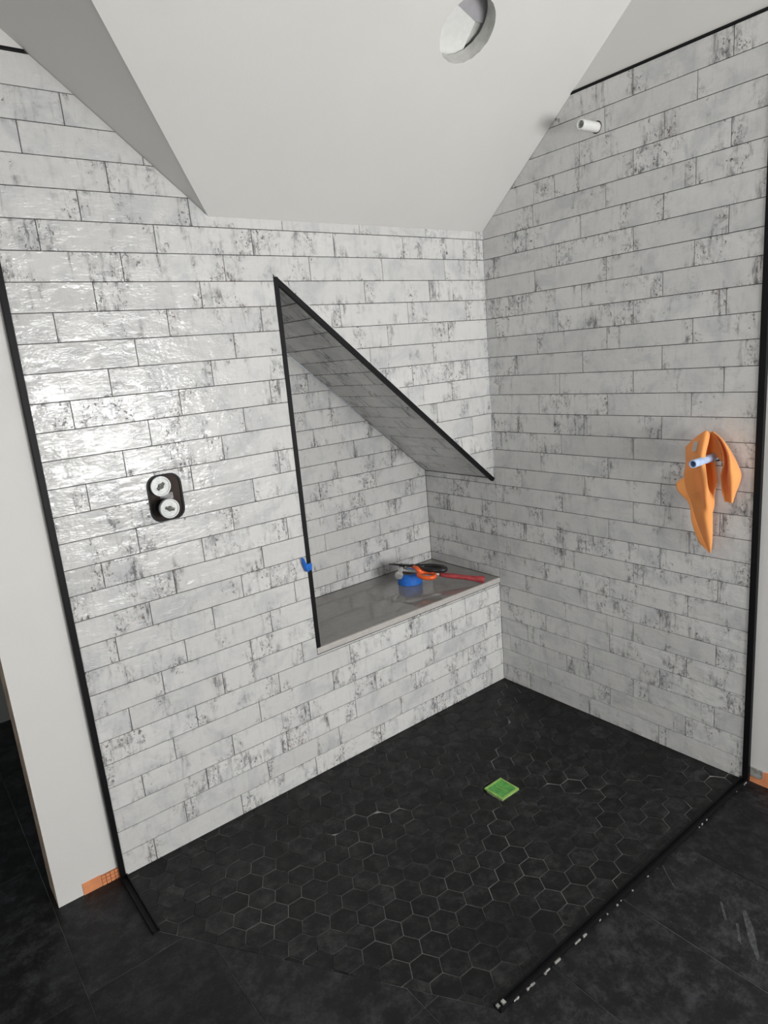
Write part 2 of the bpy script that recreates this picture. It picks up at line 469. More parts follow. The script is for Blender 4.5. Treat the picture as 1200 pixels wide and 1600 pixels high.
# back wall tiles
niche_Q = [(NX, NZ0-.01), (1, NZ0-.01), (1, NZ1-NS), (NX, NZ1-NS*NX)]
def rrect(x0, x1, y0, y1, r, n=5):
    pts = []
    for cx_, cy_, a0 in ((x1-r, y1-r, 0), (x0+r, y1-r, 90), (x0+r, y0+r, 180), (x1-r, y0+r, 270)):
        for i in range(n+1):
            a = math.radians(a0+90*i/n); pts.append((cx_+r*cos(a), cy_+r*sin(a)))
    return pts
VX0, VX1, VZ0, VZ1 = -19.27, -17.92, 14.02, 15.86
valve_Q = rrect(VX0, VX1, VZ0, VZ1, .42)
ceil_Q = [(GX, CH), (60, CH), (60, 90), (GX-(90-CH)/GS, 90)]     # everything above both slopes
brick_field(back, (0, 0, 0), (1, 0, 0), (0, 0, 1), range(0, 30), {0: -1.49, 1: -.005, 2: -2.86}, 3.985, (XA, 0),
            holes=(half(niche_Q), half(valve_Q), half(ceil_Q)), splits={15: [-18.9]})
# niche tiles
soff = (NS, 1.0, NZ1)     # NS*x + z <= NZ1
L_ = sqrt(1+NS*NS); keep = [(NS/L_, 1/L_, NZ1/L_)]
brick_field(nb, (0, ND, 0), (1, 0, 0), (0, 0, 1), range(6, 24), {0: -3.95, 1: -2.64, 2: -1.30}, 3.985, (NX, 0),
            keep=keep+[(0, -1, -6.46)])
sl = Vector((-1, 0, NS)).normalized()     # up the soffit
brick_field(ns, (0, 0, NZ1), (0, -1, 0), tuple(sl), range(0, 17), {0: -1.3, 1: -3.95, 2: -2.6}, 3.985, (-ND, 0.0),
            keep=[(0, 1, -NX*sqrt(1+NS*NS))], gap=.085)
brick_field(nl, (NX, 0, 0), (0, 1, 0), (0, 0, 1), range(6, 23), {0: 2, 1: 4.65, 2: 3.3}, 3.985, (0.0, ND), keep=[(0, -1, -6.46)])

# right wall
bm = B_()
def light(y): return CH - CS*y
for P in ([(D, ND+.1, -.5), (D, 0, -.5), (D, 0, NZ1+.3), (D, ND+.1, NZ1+.3)],
          [(D, 0, -.5), (D, YB, -.5), (D, YB, 34), (D, -10.5, 34), (D, 0, CH)]):
    face(bm, P)
right = struct('wall_right', bm, M['wall_grout'])
bm = B_(); face(bm, [(DW, YB+.05, 0), (DW, YR, 0), (DW, YR, ZC), (DW, YB+.05, ZC)]); part('painted_board', bm, M['paint'], right)
yt = -(ZT+.12-CH)/CS
bm = B_(); face(bm, [(D-.02, yt+.1, ZT+.1), (D-.02, YB-.3, ZT+.1), (D-.02, YB-.3, ZC), (D-.02, TY, ZC)]); part('painted_board', bm, M['paint'], right)
def circ(cx_, cy_, r, n=16): return [(cx_+r*cos(2*pi*k/n), cy_+r*sin(2*pi*k/n)) for k in range(n)]
P1, P2 = (-6.90, 28.33), (-12.43, 14.42)        # pipe holes in the right wall (y, z)
# in-plane axis runs towards -y so that the face looks to -x:  U = -y, u = -y
keepB = [(-CS/sqrt(1+CS*CS), 1/sqrt(1+CS*CS), CH/sqrt(1+CS*CS))]
Lw = []
brick_field(right, (0, 0, 0), (0, -1, 0), (0, 0, 1), range(0, 30), {0: 1.99, 1: 3.31, 2: .63}, 4.0, (0.0, -YB), keep=keepB,
            holes=(half(circ(-P1[0], P1[1], .24)), half(circ(-P2[0], P2[1], .22))))
for r in range(6, 13):    # the same courses run on into the niche
    brick_field(right, (0, 0, 0), (0, -1, 0), (0, 0, 1), [r], {0: 1.99, 1: 3.31, 2: .63}, 4.0, (-ND, 0.0),
                keep=[(0, 1, NZ1-.02), (0, -1, -6.46)])
# floor: substrate, slabs, sunken hexagon pan
pan = [(0, 0), (XA, 0), (XA, -3.62), (-15.85, YB), (0, YB)]
DR = (-7.62, -6.62, .40)      # drain and its depth below the rim
def depth(x, y):
    dx, dy = x-DR[0], y-DR[1]; L = math.hypot(dx, dy)
    if L < 1e-6: return DR[2]
    best = 1e9
    for a, b, c in half(pan):
        den = a*dx+b*dy
        if den > 1e-9: best = min(best, (c-a*DR[0]-b*DR[1])/den)
    return DR[2]*max(0, 1-1/best) if best > 0 else 0
bm = B_(); G = -.02
rim = [(.1, .1), (XA, .1), (XA, -3.62), (-15.85, YB), (.1, YB)]
out = [(.3, 19, G), (-60, 19, G), (-60, YR-1, G), (.3, YR-1, G)]
def ring2(pts, z): return [bm.verts.new(V(x, y, z)) for x, y in pts]
rv = ring2(rim, G); ov = [bm.verts.new(V(*p_)) for p_ in out]
for f in ([ov[0], ov[1], rv[1], rv[0]], [ov[1], ov[2], rv[2], rv[1]], [ov[2], rv[3], rv[2]], [ov[2], ov[3], rv[4], rv[3]], [ov[3], ov[0], rv[0], rv[4]]):
    bm.faces.new(f)
bmesh.ops.recalc_face_normals(bm, faces=bm.faces)
floor = struct('floor', bm, M['floor_grout'])
H = half(pan)
Hout = H
xs = [-1.6-3.967*k for k in range(-1, 15)]; ys = [-4.58-7.8*m_ for m_ in range(-3, 6)]
for x1, x0 in zip(xs, xs[1:]):
    for y1, y0 in zip(ys, ys[1:]):
        P = rect(max(x0, -58), min(x1, .15), max(y0, YR), min(y1, 18.5))
        if P[1][0]-P[0][0] < .05 or P[2][1]-P[1][1] < .05: continue
        if y0 > .5 and x0 > -24: continue
        if x0 > XE and y1 > .16: P = inter(P, [(0, 1, .16)])
        if not P: continue
        lay('floor_tile', floor, (0, 0, 0), (1, 0, 0), (0, 1, 0), ((x0+x1)/2, (y0+y1)/2), cut(P, [Hout]), M['slate'], .1, .03, .015, .002, 'slate')
# pale drag marks on the slabs in front
M['scuff'] = plain('pale_scuff', (.045, .047, .05), .7, 0, .5, 6)
for P in ([(-7.13, -17.18), (-6.99, -17.22), (-7.52, -17.71), (-8.58, -18.37), (-8.65, -18.31), (-8.02, -17.76)], [(-7.23, -16.46), (-7.20, -16.53), (-7.82, -16.99), (-7.89, -16.93)], [(-7.74, -17.24), (-7.70, -17.31), (-8.44, -17.74), (-8.38, -17.6)], [(-7.11, -14.24), (-7.08, -14.28), (-7.40, -14.62), (-7.81, -15.23), (-7.71, -14.98), (-7.38, -14.56)]):
    bm = B_()
    face(bm, [(x, y, .006) for x, y in P]); part('scuff_mark', bm, M['scuff'], floor)
# hexagon pan
bm = B_(); c0 = bm.verts.new(V(DR[0], DR[1], -DR[2]+G))
rv = [bm.verts.new(V(x, y, G)) for x, y in rim]
for i in range(5): bm.faces.new((c0, rv[(i+1) % 5], rv[i]))
bmesh.ops.recalc_face_normals(bm, faces=bm.faces)
panf = struct('floor', bm, M['hex_grout'])
hexes = []; A_ = 1/sqrt(3)
drainQ = half(rect(DR[0]-.6, DR[0]+.6, DR[1]-.6, DR[1]+.6))
cam_o = Vector((-27.38, -25.6, 19.6))
for i in range(-6, 24):
    for j in range(-10, 12):
        cx_, cy_ = -19.12+.8657*i, -7.86+(i % 2)*.5+j
        P = [(cx_+A_*cos(pi/3*k), cy_+A_*sin(pi/3*k)) for k in range(6)]
        P = inter(P, H)
        if not P: continue
        L = cut(P, [drainQ])
        if not L: continue
        a = sum(abs(parea(l[0])) for l in L)
        if a < .015: continue
        d = (Vector((cx_, cy_, 0))-cam_o).length
        hexes.append((a/d**3, cx_, cy_, L))
hexes.sort(key=lambda h: -h[0])
e = .15
loose = []
for n_i, (_, cx_, cy_, L) in enumerate(hexes):
    qx = min(max(cx_, XA+.2), -.2); qy = min(max(cy_, YB+.2), -.2)
    gx = -(depth(qx+e, qy)-depth(qx-e, qy))/(2*e); gy = -(depth(qx, qy+e)-depth(qx, qy-e))/(2*e)
    N = Vector((-gx, -gy, 1)).normalized(); U = Vector((1, 0, 0)); U = (U-N*U.dot(N)).normalized(); W = N.cross(U)
    z = -depth(qx, qy) + gx*(cx_-qx) + gy*(cy_-qy)
    o_ = Vector((cx_, cy_, z)) - U*cx_ - W*cy_
    made = lay('hexagon_tile', panf, o_, U, W, (cx_, cy_), L, M['hex'], .1, .045, .25, .004, 'hex')
    if n_i >= 298: loose += made
if loose:       # the smallest pieces past the limit: one joined part
    bm = B_()
    for o in loose:
        me = o.data.copy(); me.transform(o.matrix_basis); bm.from_mesh(me); bpy.data.objects.remove(o); bpy.data.meshes.remove(me)
    st = part('hexagon_tile', bm, M['hex'], panf); st['kind'] = 'stuff'
# drain
zd = -DR[2]+.02
dr = empty('drain_cover', (DR[0], DR[1], zd), 'square floor drain cover masked with bright green film among black hexagon tiles', 'drain')
bm = B_(); s_ = .56
for a, b in (((-s_, -s_), (s_, -s_+.09)), ((-s_, s_-.09), (s_, s_)), ((-s_, -s_+.09), (-s_+.09, s_-.09)), ((s_-.09, -s_+.09), (s_, s_-.09))):
    box(bm, (DR[0]+a[0], DR[1]+a[1], zd-.12), (DR[0]+b[0], DR[1]+b[1], zd+.075))
part('frame', bm, M['green_light'], dr)
bm = B_(); box(bm, (DR[0]-s_+.08, DR[1]-s_+.08, zd-.08), (DR[0]+s_-.08, DR[1]+s_-.08, zd+.05), .02); part('film_cover', bm, M['green_film'], dr)
bm = B_(); tube(bm, [(DR[0]-.05, DR[1]+.3, zd+.055), (DR[0]+.06, DR[1]-.32, zd+.055)], .018, 6); part('film_crease', bm, M['green_light'], dr)

# ceiling: flat part, long slope with the round cutout, second slope at left
HC = Vector((-7.22, -6.52, CH+CS*6.52)); HR = 1.16
bm = B_()
for P in ([(0, TY, ZC), (TR, TY, ZC), (TR, YR, ZC), (0.2, YR, ZC)], [(TR, 0.15, ZC), (TR, YR, ZC), (XL, YR, ZC), (XL, .15, ZC)],
          [(XE+.1, .15, ZC), (XL, .15, ZC), (XL, 19, ZC), (XE+.1, 19, ZC)]):
    face(bm, P)
ceiling = struct('ceiling', bm, M['paint'])
u_ = Vector((1, 0, 0)); v_ = Vector((0, -1, CS)).normalized(); nrm = Vector((0, CS, 1)).normalized()   # nrm points up, out of the room
def on_slope(a, b): return HC + u_*a + v_*b
cor = [Vector(p_) for p_ in ((.1, 0.05, CH-CS*.05), (GX, .05, CH-CS*.05), (TR, TY, ZC), (.1, TY, ZC))]
c2 = [((p_-HC).dot(u_), (p_-HC).dot(v_)) for p_ in cor]
bm = B_(); hole2 = [(HR*cos(2*pi*k/40)*(1+.012*sin(k*3.1)), HR*sin(2*pi*k/40)*(1+.012*sin(k*3.1))) for k in range(40)]
allp = c2+hole2; vs = [bm.verts.new(on_slope(*p_)*S) for p_ in allp]
for tri in tessellate_polygon([[Vector((*p_, 0)) for p_ in c2], [Vector((*p_, 0)) for p_ in hole2]]):
    try: bm.faces.new([vs[k] for k in tri])
    except ValueError: pass
bmesh.ops.recalc_face_normals(bm, faces=bm.faces)
slope = part('sloped_panel', bm, M['paint'], ceiling)
bm = B_(); face(bm, [(GX, .1, CH), (TR, .1, ZC), (TR, TY, ZC)]); part('sloped_panel', bm, M['paint'], ceiling)
# inside the cutout
bm = B_(); ra = [bm.verts.new(on_slope(*p_)*S) for p_ in hole2]; rb = [bm.verts.new((on_slope(p_[0]*1.01, p_[1]*1.01)+nrm*.6)*S) for p_ in hole2]
for k in range(40): bm.faces.new((ra[k], ra[(k+1) % 40], rb[(k+1) % 40], rb[k]))
M['sleeve'] = plain('cut_board_edge', (.60, .60, .57), .8, 0, .1, 3, .4)
part('cutout_edge', bm, M['sleeve'], slope, True)
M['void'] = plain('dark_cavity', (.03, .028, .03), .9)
def hp(a, b, c): return on_slope(a, b)+nrm*c
def quad(bm, pts):
    bm.faces.new([bm.verts.new(p_*S) for p_ in pts])
bm = B_(); quad(bm, [hp(-2.4, -2.4, .62), hp(.95, -2.4, .62), hp(.78, .1, .66), hp(-2.46, 1.03, .66)]); quad(bm, [hp(.95, -2.4, .62), hp(.78, .1, .66), hp(.78, .1, 1.2), hp(.95, -2.4, 1.2)])
part('white_backing', bm, M['white_plastic'], slope)
M['grey_board'] = plain('grey_joist', (.42, .41, .43), .7)
bm = B_(); quad(bm, [hp(-2.46, 1.03, .68), hp(.78, .1, .68), hp(2.6, 0.2, .68), hp(2.6, .72, .70), hp(-2.4, 1.75, .70)]); part('joist', bm, M['grey_board'], slope)
bm = B_(); quad(bm, [hp(.78, .1, .78), hp(.95, -2.4, .78), hp(2.6, -2.4, .78), hp(2.6, .3, .78)]); part('backing_board', bm, M['sleeve'], slope)
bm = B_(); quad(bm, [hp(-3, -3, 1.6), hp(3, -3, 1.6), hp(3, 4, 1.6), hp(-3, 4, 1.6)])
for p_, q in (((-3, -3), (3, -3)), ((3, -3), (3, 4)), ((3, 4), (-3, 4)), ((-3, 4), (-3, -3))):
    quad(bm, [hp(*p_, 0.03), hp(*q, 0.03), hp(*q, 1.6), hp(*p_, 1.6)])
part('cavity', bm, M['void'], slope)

# rest of the room, behind the camera
bm = B_()
for a, b in (((XL, 0), (WX0, ZC)), ((WX1, 0), (.2, ZC)) if WX1 < .2 else ((0, 0), (0, 0)), ((WX0, 0), (min(WX1, .15), WZ0)), ((WX0, WZ1), (min(WX1, .15), ZC))):
    if b[0] > a[0]: face(bm, [(a[0], YR, a[1]), (b[0], YR, a[1]), (b[0], YR, b[1]), (a[0], YR, b[1])])
struct('wall_rear', bm, M['paint_far'])
bm = B_()
for y0, y1, z0, z1 in ((YR, -31, 0, ZC), (-17, 19, 0, ZC), (-31, -17, 0, 10), (-31, -17, 24, ZC)):  # gap left in the unseen wall to let the added fill lamp through
    face(bm, [(XL, y0, z0), (XL, y1, z0), (XL, y1, z1), (XL, y0, z1)])
struct('wall_left', bm, M['paint_far'])
bm = B_(); face(bm, [(XL, 18.5, 0), (-13, 18.5, 0), (-13, 18.5, ZC), (XL, 18.5, ZC)])
face(bm, [(-13.2, 1.6, 0), (-13.2, 18.5, 0), (-13.2, 18.5, ZC), (-13.2, 1.6, ZC)])
struct('wall_far', bm, M['paint_dim'])
def window(name, mk):
    bm = B_(); mk(bm); o = struct(name, bm, M['white_plastic']); return o
def wf(bm):
    x1 = min(WX1, .1)
    for a, b in (((WX0, WZ0), (x1, WZ0+.5)), ((WX0, WZ1-.5), (x1, WZ1)), ((WX0, WZ0+.5), (WX0+.5, WZ1-.5)), ((x1-.5, WZ0+.5), (x1, WZ1-.5)), (((WX0+x1)/2-.2, WZ0+.5), ((WX0+x1)/2+.2, WZ1-.5))):
        box(bm, (a[0], YR-.6, a[1]), (b[0], YR, b[1]))
window('window_1', wf)
def wl(bm):
    for a, b in (((-31, 10), (-17, 10.5)), ((-31, 23.5), (-17, 24)), ((-31, 10.5), (-30.5, 23.5)), ((-17.5, 10.5), (-17, 23.5)), ((-24.2, 10.5), (-23.8, 23.5))):
        box(bm, (XL-.6, a[0], a[1]), (XL, b[0], b[1]))
window('added_side_window', wl)  # made-up frame, out of view, around the opening for the fill lamp

# ------------------------------------------------------------------ black edge trims
def trim(name, pts_boxes):
    bm = B_()
    for a, b in pts_boxes: box(bm, a, b, .015)
    o = struct(name, bm, M['trim']); return o
trim('trim_1', [((XA-.21, -.05, 0), (XA, .16, grey(XA)-.1))])
trim('trim_2', [((-.05, YB-.26, 0), (.16, YB, 33.4))])
trim('trim_3', [((XA, -.04, ZT), (-20.78, .1, ZT+.1))])
trim('trim_4', [((-.04, YB, ZT), (.1, yt+.15, ZT+.1))])
trim('trim_5', [((NX-.02, -.035, 6.46), (NX+.20, .16, NZ1-NS*NX-.1))])
def bar(bm, p0, p1, w_, side, y0, y1):
    """bar in the wall plane from p0 to p1 (x, z), width w_ to the given side"""
    a, b = Vector((p0[0], 0, p0[1])), Vector((p1[0], 0, p1[1])); d = (b-a).normalized(); s = Vector((-d.z, 0, d.x))*w_*side
    P = [a, b, b+s, a+s]; lo = [bm.verts.new(V(p_.x, y0, p_.z)) for p_ in P]; hi = [bm.verts.new(V(p_.x, y1, p_.z)) for p_ in P]
    bm.faces.new(lo); bm.faces.new(hi)
    for i in range(4): bm.faces.new((lo[i], lo[(i+1) % 4], hi[(i+1) % 4], hi[i]))
    bmesh.ops.recalc_face_normals(bm, faces=bm.faces)
bm = B_(); bar(bm, (NX+.12, NZ1-NS*(NX+.12)+.02), (-.02, NZ1+.01), .20, -1, -.038, .16); struct('trim_6', bm, M['trim'])

# ------------------------------------------------------------------ bench slab
bs = empty('bench_slab', (NX/2, ND/2, 6.15), 'polished taupe stone slab forming the bench seat in the tiled niche', 'bench')
bm = B_(); box(bm, (NX+.02, .06, 6.17), (.0, ND-.01, 6.45)); part('seat', bm, M['slab'], bs)
bm = B_(); box(bm, (NX-.02, -.06, 6.16), (.0, .07, 6.452), .02); part('front_edge', bm, M['slab_edge'], bs)

# ------------------------------------------------------------------ floor channels for the glass
def channel(name, a, b, w_, label, dusty):
    a, b = Vector((*a, 0)), Vector((*b, 0)); d = (b-a).normalized(); s = Vector((-d.y, d.x, 0)); L = (b-a).length
    root = empty(name, tuple(a), label, 'channel', 'glass channels on the floor')
    def bar2(bm, o0, o1, z0, z1, t0=0, t1=L):
        P = [a+d*t0+s*o0, a+d*t1+s*o0, a+d*t1+s*o1, a+d*t0+s*o1]
        lo = [bm.verts.new(V(p_.x, p_.y, z0)) for p_ in P]; hi = [bm.verts.new(V(p_.x, p_.y, z1)) for p_ in P]
        bm.faces.new(lo[::-1]); bm.faces.new(hi)
        for i in range(4): bm.faces.new((lo[i], lo[(i+1) % 4], hi[(i+1) % 4], hi[i]))
    h = w_/2
    bm = B_(); bar2(bm, -h, h, -.05, .02); part('channel_base', bm, M['trim'], root)
    for sg in (-1, 1):
        bm = B_(); bar2(bm, sg*h-.028, sg*h+.028, -.05, .12); part('channel_side', bm, M['trim'], root)
    if dusty:
        bm = B_()
        for _ in range(26):
            t0 = random.choice([random.uniform(0, L), random.uniform(L*.6, L)]); ln = random.uniform(.04, .3 if t0 > L*.7 else .1); t0 = min(t0, L-ln)
            o0 = dusty*(h+.03+random.uniform(-.03, .01)); bar2(bm, o0, o0+random.uniform(.02, .05)*(1.5 if t0 > L*.7 else 1), -.02, random.uniform(.02, .07), t0, t0+ln)
        bar2(bm, -h*.6, h*.6, .02, .10, L-.34, L-.22); bar2(bm, -h*.7, h*.1, .02, .09, L-.12, L-.02)
        part('dust', bm, M['silicone'], root)['kind'] = 'stuff'
channel('glass_channel', (.1, YB-.08), (-15.9, YB+.02), .26, 'long black floor channel from the right wall along the hexagon tiles', 1)
channel('glass_channel', (XA-.08, -.05), (XA-.06, -3.66), .22, 'short black floor channel below the left wall trim', 0)

# ------------------------------------------------------------------ orange membrane left showing
o = empty('membrane_strip', (-23.6, .13, 0), 'orange waterproofing strip at the foot of the left painted wall with gridded end', 'membrane')
bm = B_(); box(bm, (-24.3, .115, -.05), (-23.6, .15, .50)); part('plain_sheet', bm, M['orange_mat'], o)
bm = B_(); box(bm, (-23.6, .12, -.05), (-22.9, .15, .46)); part('groove_sheet', bm, M['orange_dark'], o)
bm = B_()
for i in range(4):
    for j in range(3):
        x0 = -23.58+i*.17; z0 = .0+j*.155; box(bm, (x0, .10, z0), (x0+.14, .125, z0+.125))
part('grid_pads', bm, M['orange_mat'], o)
o = empty('membrane_strip', (.13, -14.8, 0), 'torn orange membrane at the foot of the right painted wall', 'membrane')
bm = B_()
pts = [(-14.22, -.03), (-15.6, .0), (-15.6, .95), (-15.2, .80), (-14.98, .72), (-14.74, .66), (-14.74, .44), (-14.23, .27)]
for x in (.10, .15): bm.faces.new([bm.verts.new(V(x, y, z)) for y, z in pts])
bmesh.ops.bridge_loops(bm, edges=bm.edges[:]); bmesh.ops.recalc_face_normals(bm, faces=bm.faces)
part('torn_sheet', bm, M['orange_mat'], o)
bm = B_(); box(bm, (.07, -14.76, .36), (.14, -14.25, .72)); box(bm, (.065, -14.7, .30), (.10, -14.3, .44)); part('mortar_patch', bm, M['silicone'], o)

# ------------------------------------------------------------------ valve in the back wall
vx, vz = (VX0+VX1)/2, (VZ0+VZ1)/2
va = empty('shower_valve', (vx, .3, vz), 'rough-in shower valve body with two round metal ports in a black box', 'valve')
bm = B_(); R0 = rrect(VX0-.02, VX1+.02, VZ0-.0, VZ1+.0, .42)
fr = [bm.verts.new(V(x, .0-.012, z)) for x, z in R0]; inn = rrect(VX0+.06, VX1-.06, VZ0+.06, VZ1-.06, .36)
fi = [bm.verts.new(V(x, -.012, z)) for x, z in inn]; bk = [bm.verts.new(V(x, .75, z)) for x, z in inn]; n = len(R0)
fo = [bm.verts.new(V(x, .06, z)) for x, z in R0]
for i in range(n):
    j = (i+1) % n; bm.faces.new((fr[i], fr[j], fi[j], fi[i])); bm.faces.new((fi[i], fi[j], bk[j], bk[i])); bm.faces.new((fo[i], fo[j], fr[j], fr[i]))
bm.faces.new(bk); bmesh.ops.recalc_face_normals(bm, faces=bm.faces); part('back_box', bm, M['black'], va)
M['body'] = plain('grey_valve_body', (.22, .21, .22), .45, .3, .4, 3, .3)
bm = B_(); box(bm, (-18.85, .03, 14.8), (-18.25, .6, 15.15), .05); box(bm, (-19.0, .2, 14.15), (-18.2, .7, 15.75), .08); box(bm, (-19.16, .06, 14.9), (-18.85, .5, 15.2), .04); box(bm, (-18.9, .05, 14.08), (-18.4, .5, 14.2), .03); box(bm, (-18.1, .1, 15.1), (-18.02, .5, 15.5), .03)
part('body', bm, M['body'], va)
for (x, z, y, r, ang) in ((-18.76, 15.43, -.12, .40, 40), (-18.72, 14.60, -.62, .385, -20)):
    bm = B_(); lathe(bm, (x, .5, z), (0, -1, 0), [(0, r*.72), (.3-y*.3, r*.72), (.3-y*.3, r*.86), (.5-y-.16, r*.88)], 24)
    sl_ = part('port_sleeve', bm, M['black'], va, True)
    bm = B_(); lathe(bm, (x, y+.18, z), (0, -1, 0), [(0, r*.97), (.16, r), (.18, r*.97), (.18, r*.84), (.15, r*.82), (.15, .001)], 32)
    cap = part('port_cap', bm, M['zinc'], va)
    bm = B_()
    for k in range(3):
        a = math.radians(ang+60*k); dx, dz = cos(a), sin(a); L = r*(.44 if k == 0 else .25)
        tube(bm, [(x-dx*L, y+.02, z-dz*L), (x+dx*L, y+.02, z+dz*L)], .065, 6)
    adopt(obj('port_recess', bm, M['zinc_dark']), va)

# ------------------------------------------------------------------ pipes in the right wall
def pipe(y, z, L, r, body, drop, label, dy=0.0):
    root = empty('stub_pipe', (0, y, z), label, 'pipe')
    end = (-L, y+dy, z-drop); ax = Vector(end)-Vector((.4, y, z)); ln = ax.length
    bm = B_(); lathe(bm, (.4, y, z), ax, [(0, r), (ln-.02, r), (ln, r*.95), (ln, r*.74), (ln-.5, r*.72)], 24, False); part('pipe_wall', bm, body, root, False)
    bm = B_(); lathe(bm, (.4, y, z), ax, [(ln-.5, r*.73), (ln-.49, .001)], 24, False); part('pipe_bore', bm, M['bore'], root)
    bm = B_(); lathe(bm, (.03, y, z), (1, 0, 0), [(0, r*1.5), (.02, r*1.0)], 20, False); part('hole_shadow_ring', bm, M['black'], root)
pipe(P1[0], P1[1], 1.12, .205, M['white_plastic'], .02, 'white stub pipe high on the right wall under the sloped ceiling')
bm = B_()
pipe(P2[0], P2[1], 1.95, .165, M['blue_plastic'], .03, 'pale blue stub pipe poking through the orange cloth')

# ------------------------------------------------------------------ orange cloth hung over the lower pipe
LF = [[ (-0.35,-11.30,14.76),(-0.45,-11.36,14.42),(-0.60,-11.45,14.04),(-0.70,-11.43,13.65),(-0.70,-11.55,13.03),(-0.65,-11.73,12.57),(-0.60,-11.85,12.05),(-0.50,-12.00,11.46),(-0.42,-12.20,10.88),(-0.35,-12.42,10.31) ],
[ (-0.70,-11.78,15.15),(-0.85,-11.84,14.70),(-0.90,-11.83,14.18),(-0.85,-11.75,13.71),(-0.85,-11.85,13.09),(-0.75,-11.94,12.62),(-0.70,-12.04,12.09),(-0.60,-12.16,11.51),(-0.48,-12.31,10.91),(-0.36,-12.44,10.31) ],
[ (-0.95,-12.22,15.44),(-1.15,-12.26,14.96),(-1.20,-12.22,14.33),(-1.00,-12.10,13.76),(-0.95,-12.20,13.15),(-0.80,-12.24,12.66),(-0.85,-12.36,12.17),(-0.70,-12.40,11.56),(-0.52,-12.41,10.94),(-0.37,-12.46,10.32) ],
[ (-1.00,-12.48,15.59),(-1.20,-12.49,15.13),(-1.30,-12.45,14.47),(-1.25,-12.47,13.84),(-1.15,-12.53,13.22),(-1.05,-12.55,12.75),(-0.80,-12.52,12.18),(-0.65,-12.51,11.57),(-0.50,-12.50,10.95),(-0.38,-12.46,10.32) ],
[ (-0.85,-12.54,15.44),(-1.05,-12.57,15.09),(-1.10,-12.50,14.60),(-1.25,-12.62,14.03),(-1.15,-12.66,13.42),(-0.85,-12.63,12.80),(-0.60,-12.60,12.15),(-0.50,-12.57,11.54),(-0.42,-12.53,10.94),(-0.38,-12.47,10.34) ],
]
LB = [[ (-0.30,-11.24,13.48),(-0.30,-10.88,13.17),(-0.30,-10.97,12.81),(-0.30,-11.46,12.33),(-0.30,-11.59,11.55),(-0.30,-11.92,10.72),(-0.30,-12.37,10.34) ],
[ (-0.20,-11.47,13.48),(-0.20,-11.31,13.19),(-0.20,-11.40,12.83),(-0.25,-11.63,12.34),(-0.25,-11.82,11.57),(-0.25,-12.11,10.91),(-0.30,-12.39,10.35) ],
]
LR = [[ (-0.35,-12.07,14.45),(-0.30,-12.14,13.97),(-0.30,-12.18,13.48),(-0.40,-12.29,13.13),(-0.60,-12.45,12.86),(-0.70,-12.54,12.51),(-0.60,-12.52,12.16) ],
[ (-0.15,-12.19,14.43),(-0.12,-12.27,13.94),(-0.15,-12.35,13.47),(-0.30,-12.43,13.13),(-0.50,-12.54,12.85),(-0.60,-12.57,12.50),(-0.55,-12.55,12.16) ],
[ (-0.35,-12.39,14.47),(-0.45,-12.58,14.13),(-0.50,-12.70,13.57),(-0.50,-12.68,13.30),(-0.50,-12.62,12.97),(-0.50,-12.62,12.48),(-0.50,-12.55,12.12) ],
]
RR = [[(-0.80,-12.54,15.49),(-0.85,-12.82,15.30),(-0.80,-12.99,14.89),(-0.75,-13.08,14.32),(-0.70,-12.97,13.84),(-0.60,-12.93,13.50),(-0.50,-12.95,12.95),(-0.40,-13.01,12.64)],
[(-0.60,-12.49,15.48),(-0.50,-12.78,15.14),(-0.40,-12.98,14.70),(-0.35,-13.05,14.10),(-0.30,-13.02,13.50),(-0.30,-13.06,13.11),(-0.35,-13.11,12.78),(-0.40,-13.19,12.61)],
[(-0.90,-12.66,15.55),(-0.95,-13.07,15.25),(-0.95,-13.36,14.68),(-0.90,-13.40,14.16),(-0.85,-13.42,13.77),(-0.75,-13.41,13.36),(-0.60,-13.36,12.99),(-0.50,-13.32,12.62)],
[(-0.50,-12.52,15.47),(-0.40,-12.94,15.03),(-0.35,-13.29,14.45),(-0.30,-13.45,14.07),(-0.30,-13.56,13.76),(-0.30,-13.50,13.39),(-0.35,-13.39,13.02),(-0.40,-13.31,12.63)]]
BB = [[(-0.80,-12.48,15.51),(-0.60,-12.32,15.01),(-0.50,-12.23,14.49)],
[(-0.60,-12.62,15.33),(-0.30,-12.46,14.86),(-0.25,-12.37,14.56)],
[(-0.80,-12.85,15.24),(-0.50,-12.85,14.68),(-0.40,-12.86,14.25)]]
def cr(p0, p1, p2, p3, t): return .5*((2*p1)+(-p0+p2)*t+(2*p0-5*p1+4*p2-p3)*t*t+(-p0+3*p1-3*p2+p3)*t*t*t)
def spline(P, n):
    P = [Vector(p_) for p_ in P]; o_ = []
    for i in range(len(P)-1):
        a, b, c, d = P[max(i-1, 0)], P[i], P[i+1], P[min(i+2, len(P)-1)]
        for k in range(n): o_.append(cr(a, b, c, d, k/n))
    return o_+[P[-1]]
def loft(bm, ribs, nu=6, nv=5):
    rows = [spline(r, nv) for r in ribs]; cols = [spline([r[k] for r in rows], nu) for k in range(len(rows[0]))]
    g = [[bm.verts.new(p_*S) for p_ in c] for c in cols]
    for i in range(len(g)-1):
        for j in range(len(g[0])-1): bm.faces.new((g[i][j], g[i+1][j], g[i+1][j+1], g[i][j+1]))
tw = empty('cleaning_cloth', (-.3, -12.4, 10.35), 'orange microfibre cloth draped over the lower pipe on the right wall', 'cloth')
bm = B_(); loft(bm, LF); loft(bm, LB); loft(bm, LR); loft(bm, RR); loft(bm, BB)
bmesh.ops.recalc_face_normals(bm, faces=bm.faces)
cl = part('fabric', bm, M['cloth'], tw, True)
md = cl.modifiers.new('thickness', 'SOLIDIFY'); md.thickness = .05*S; md.offset = 0
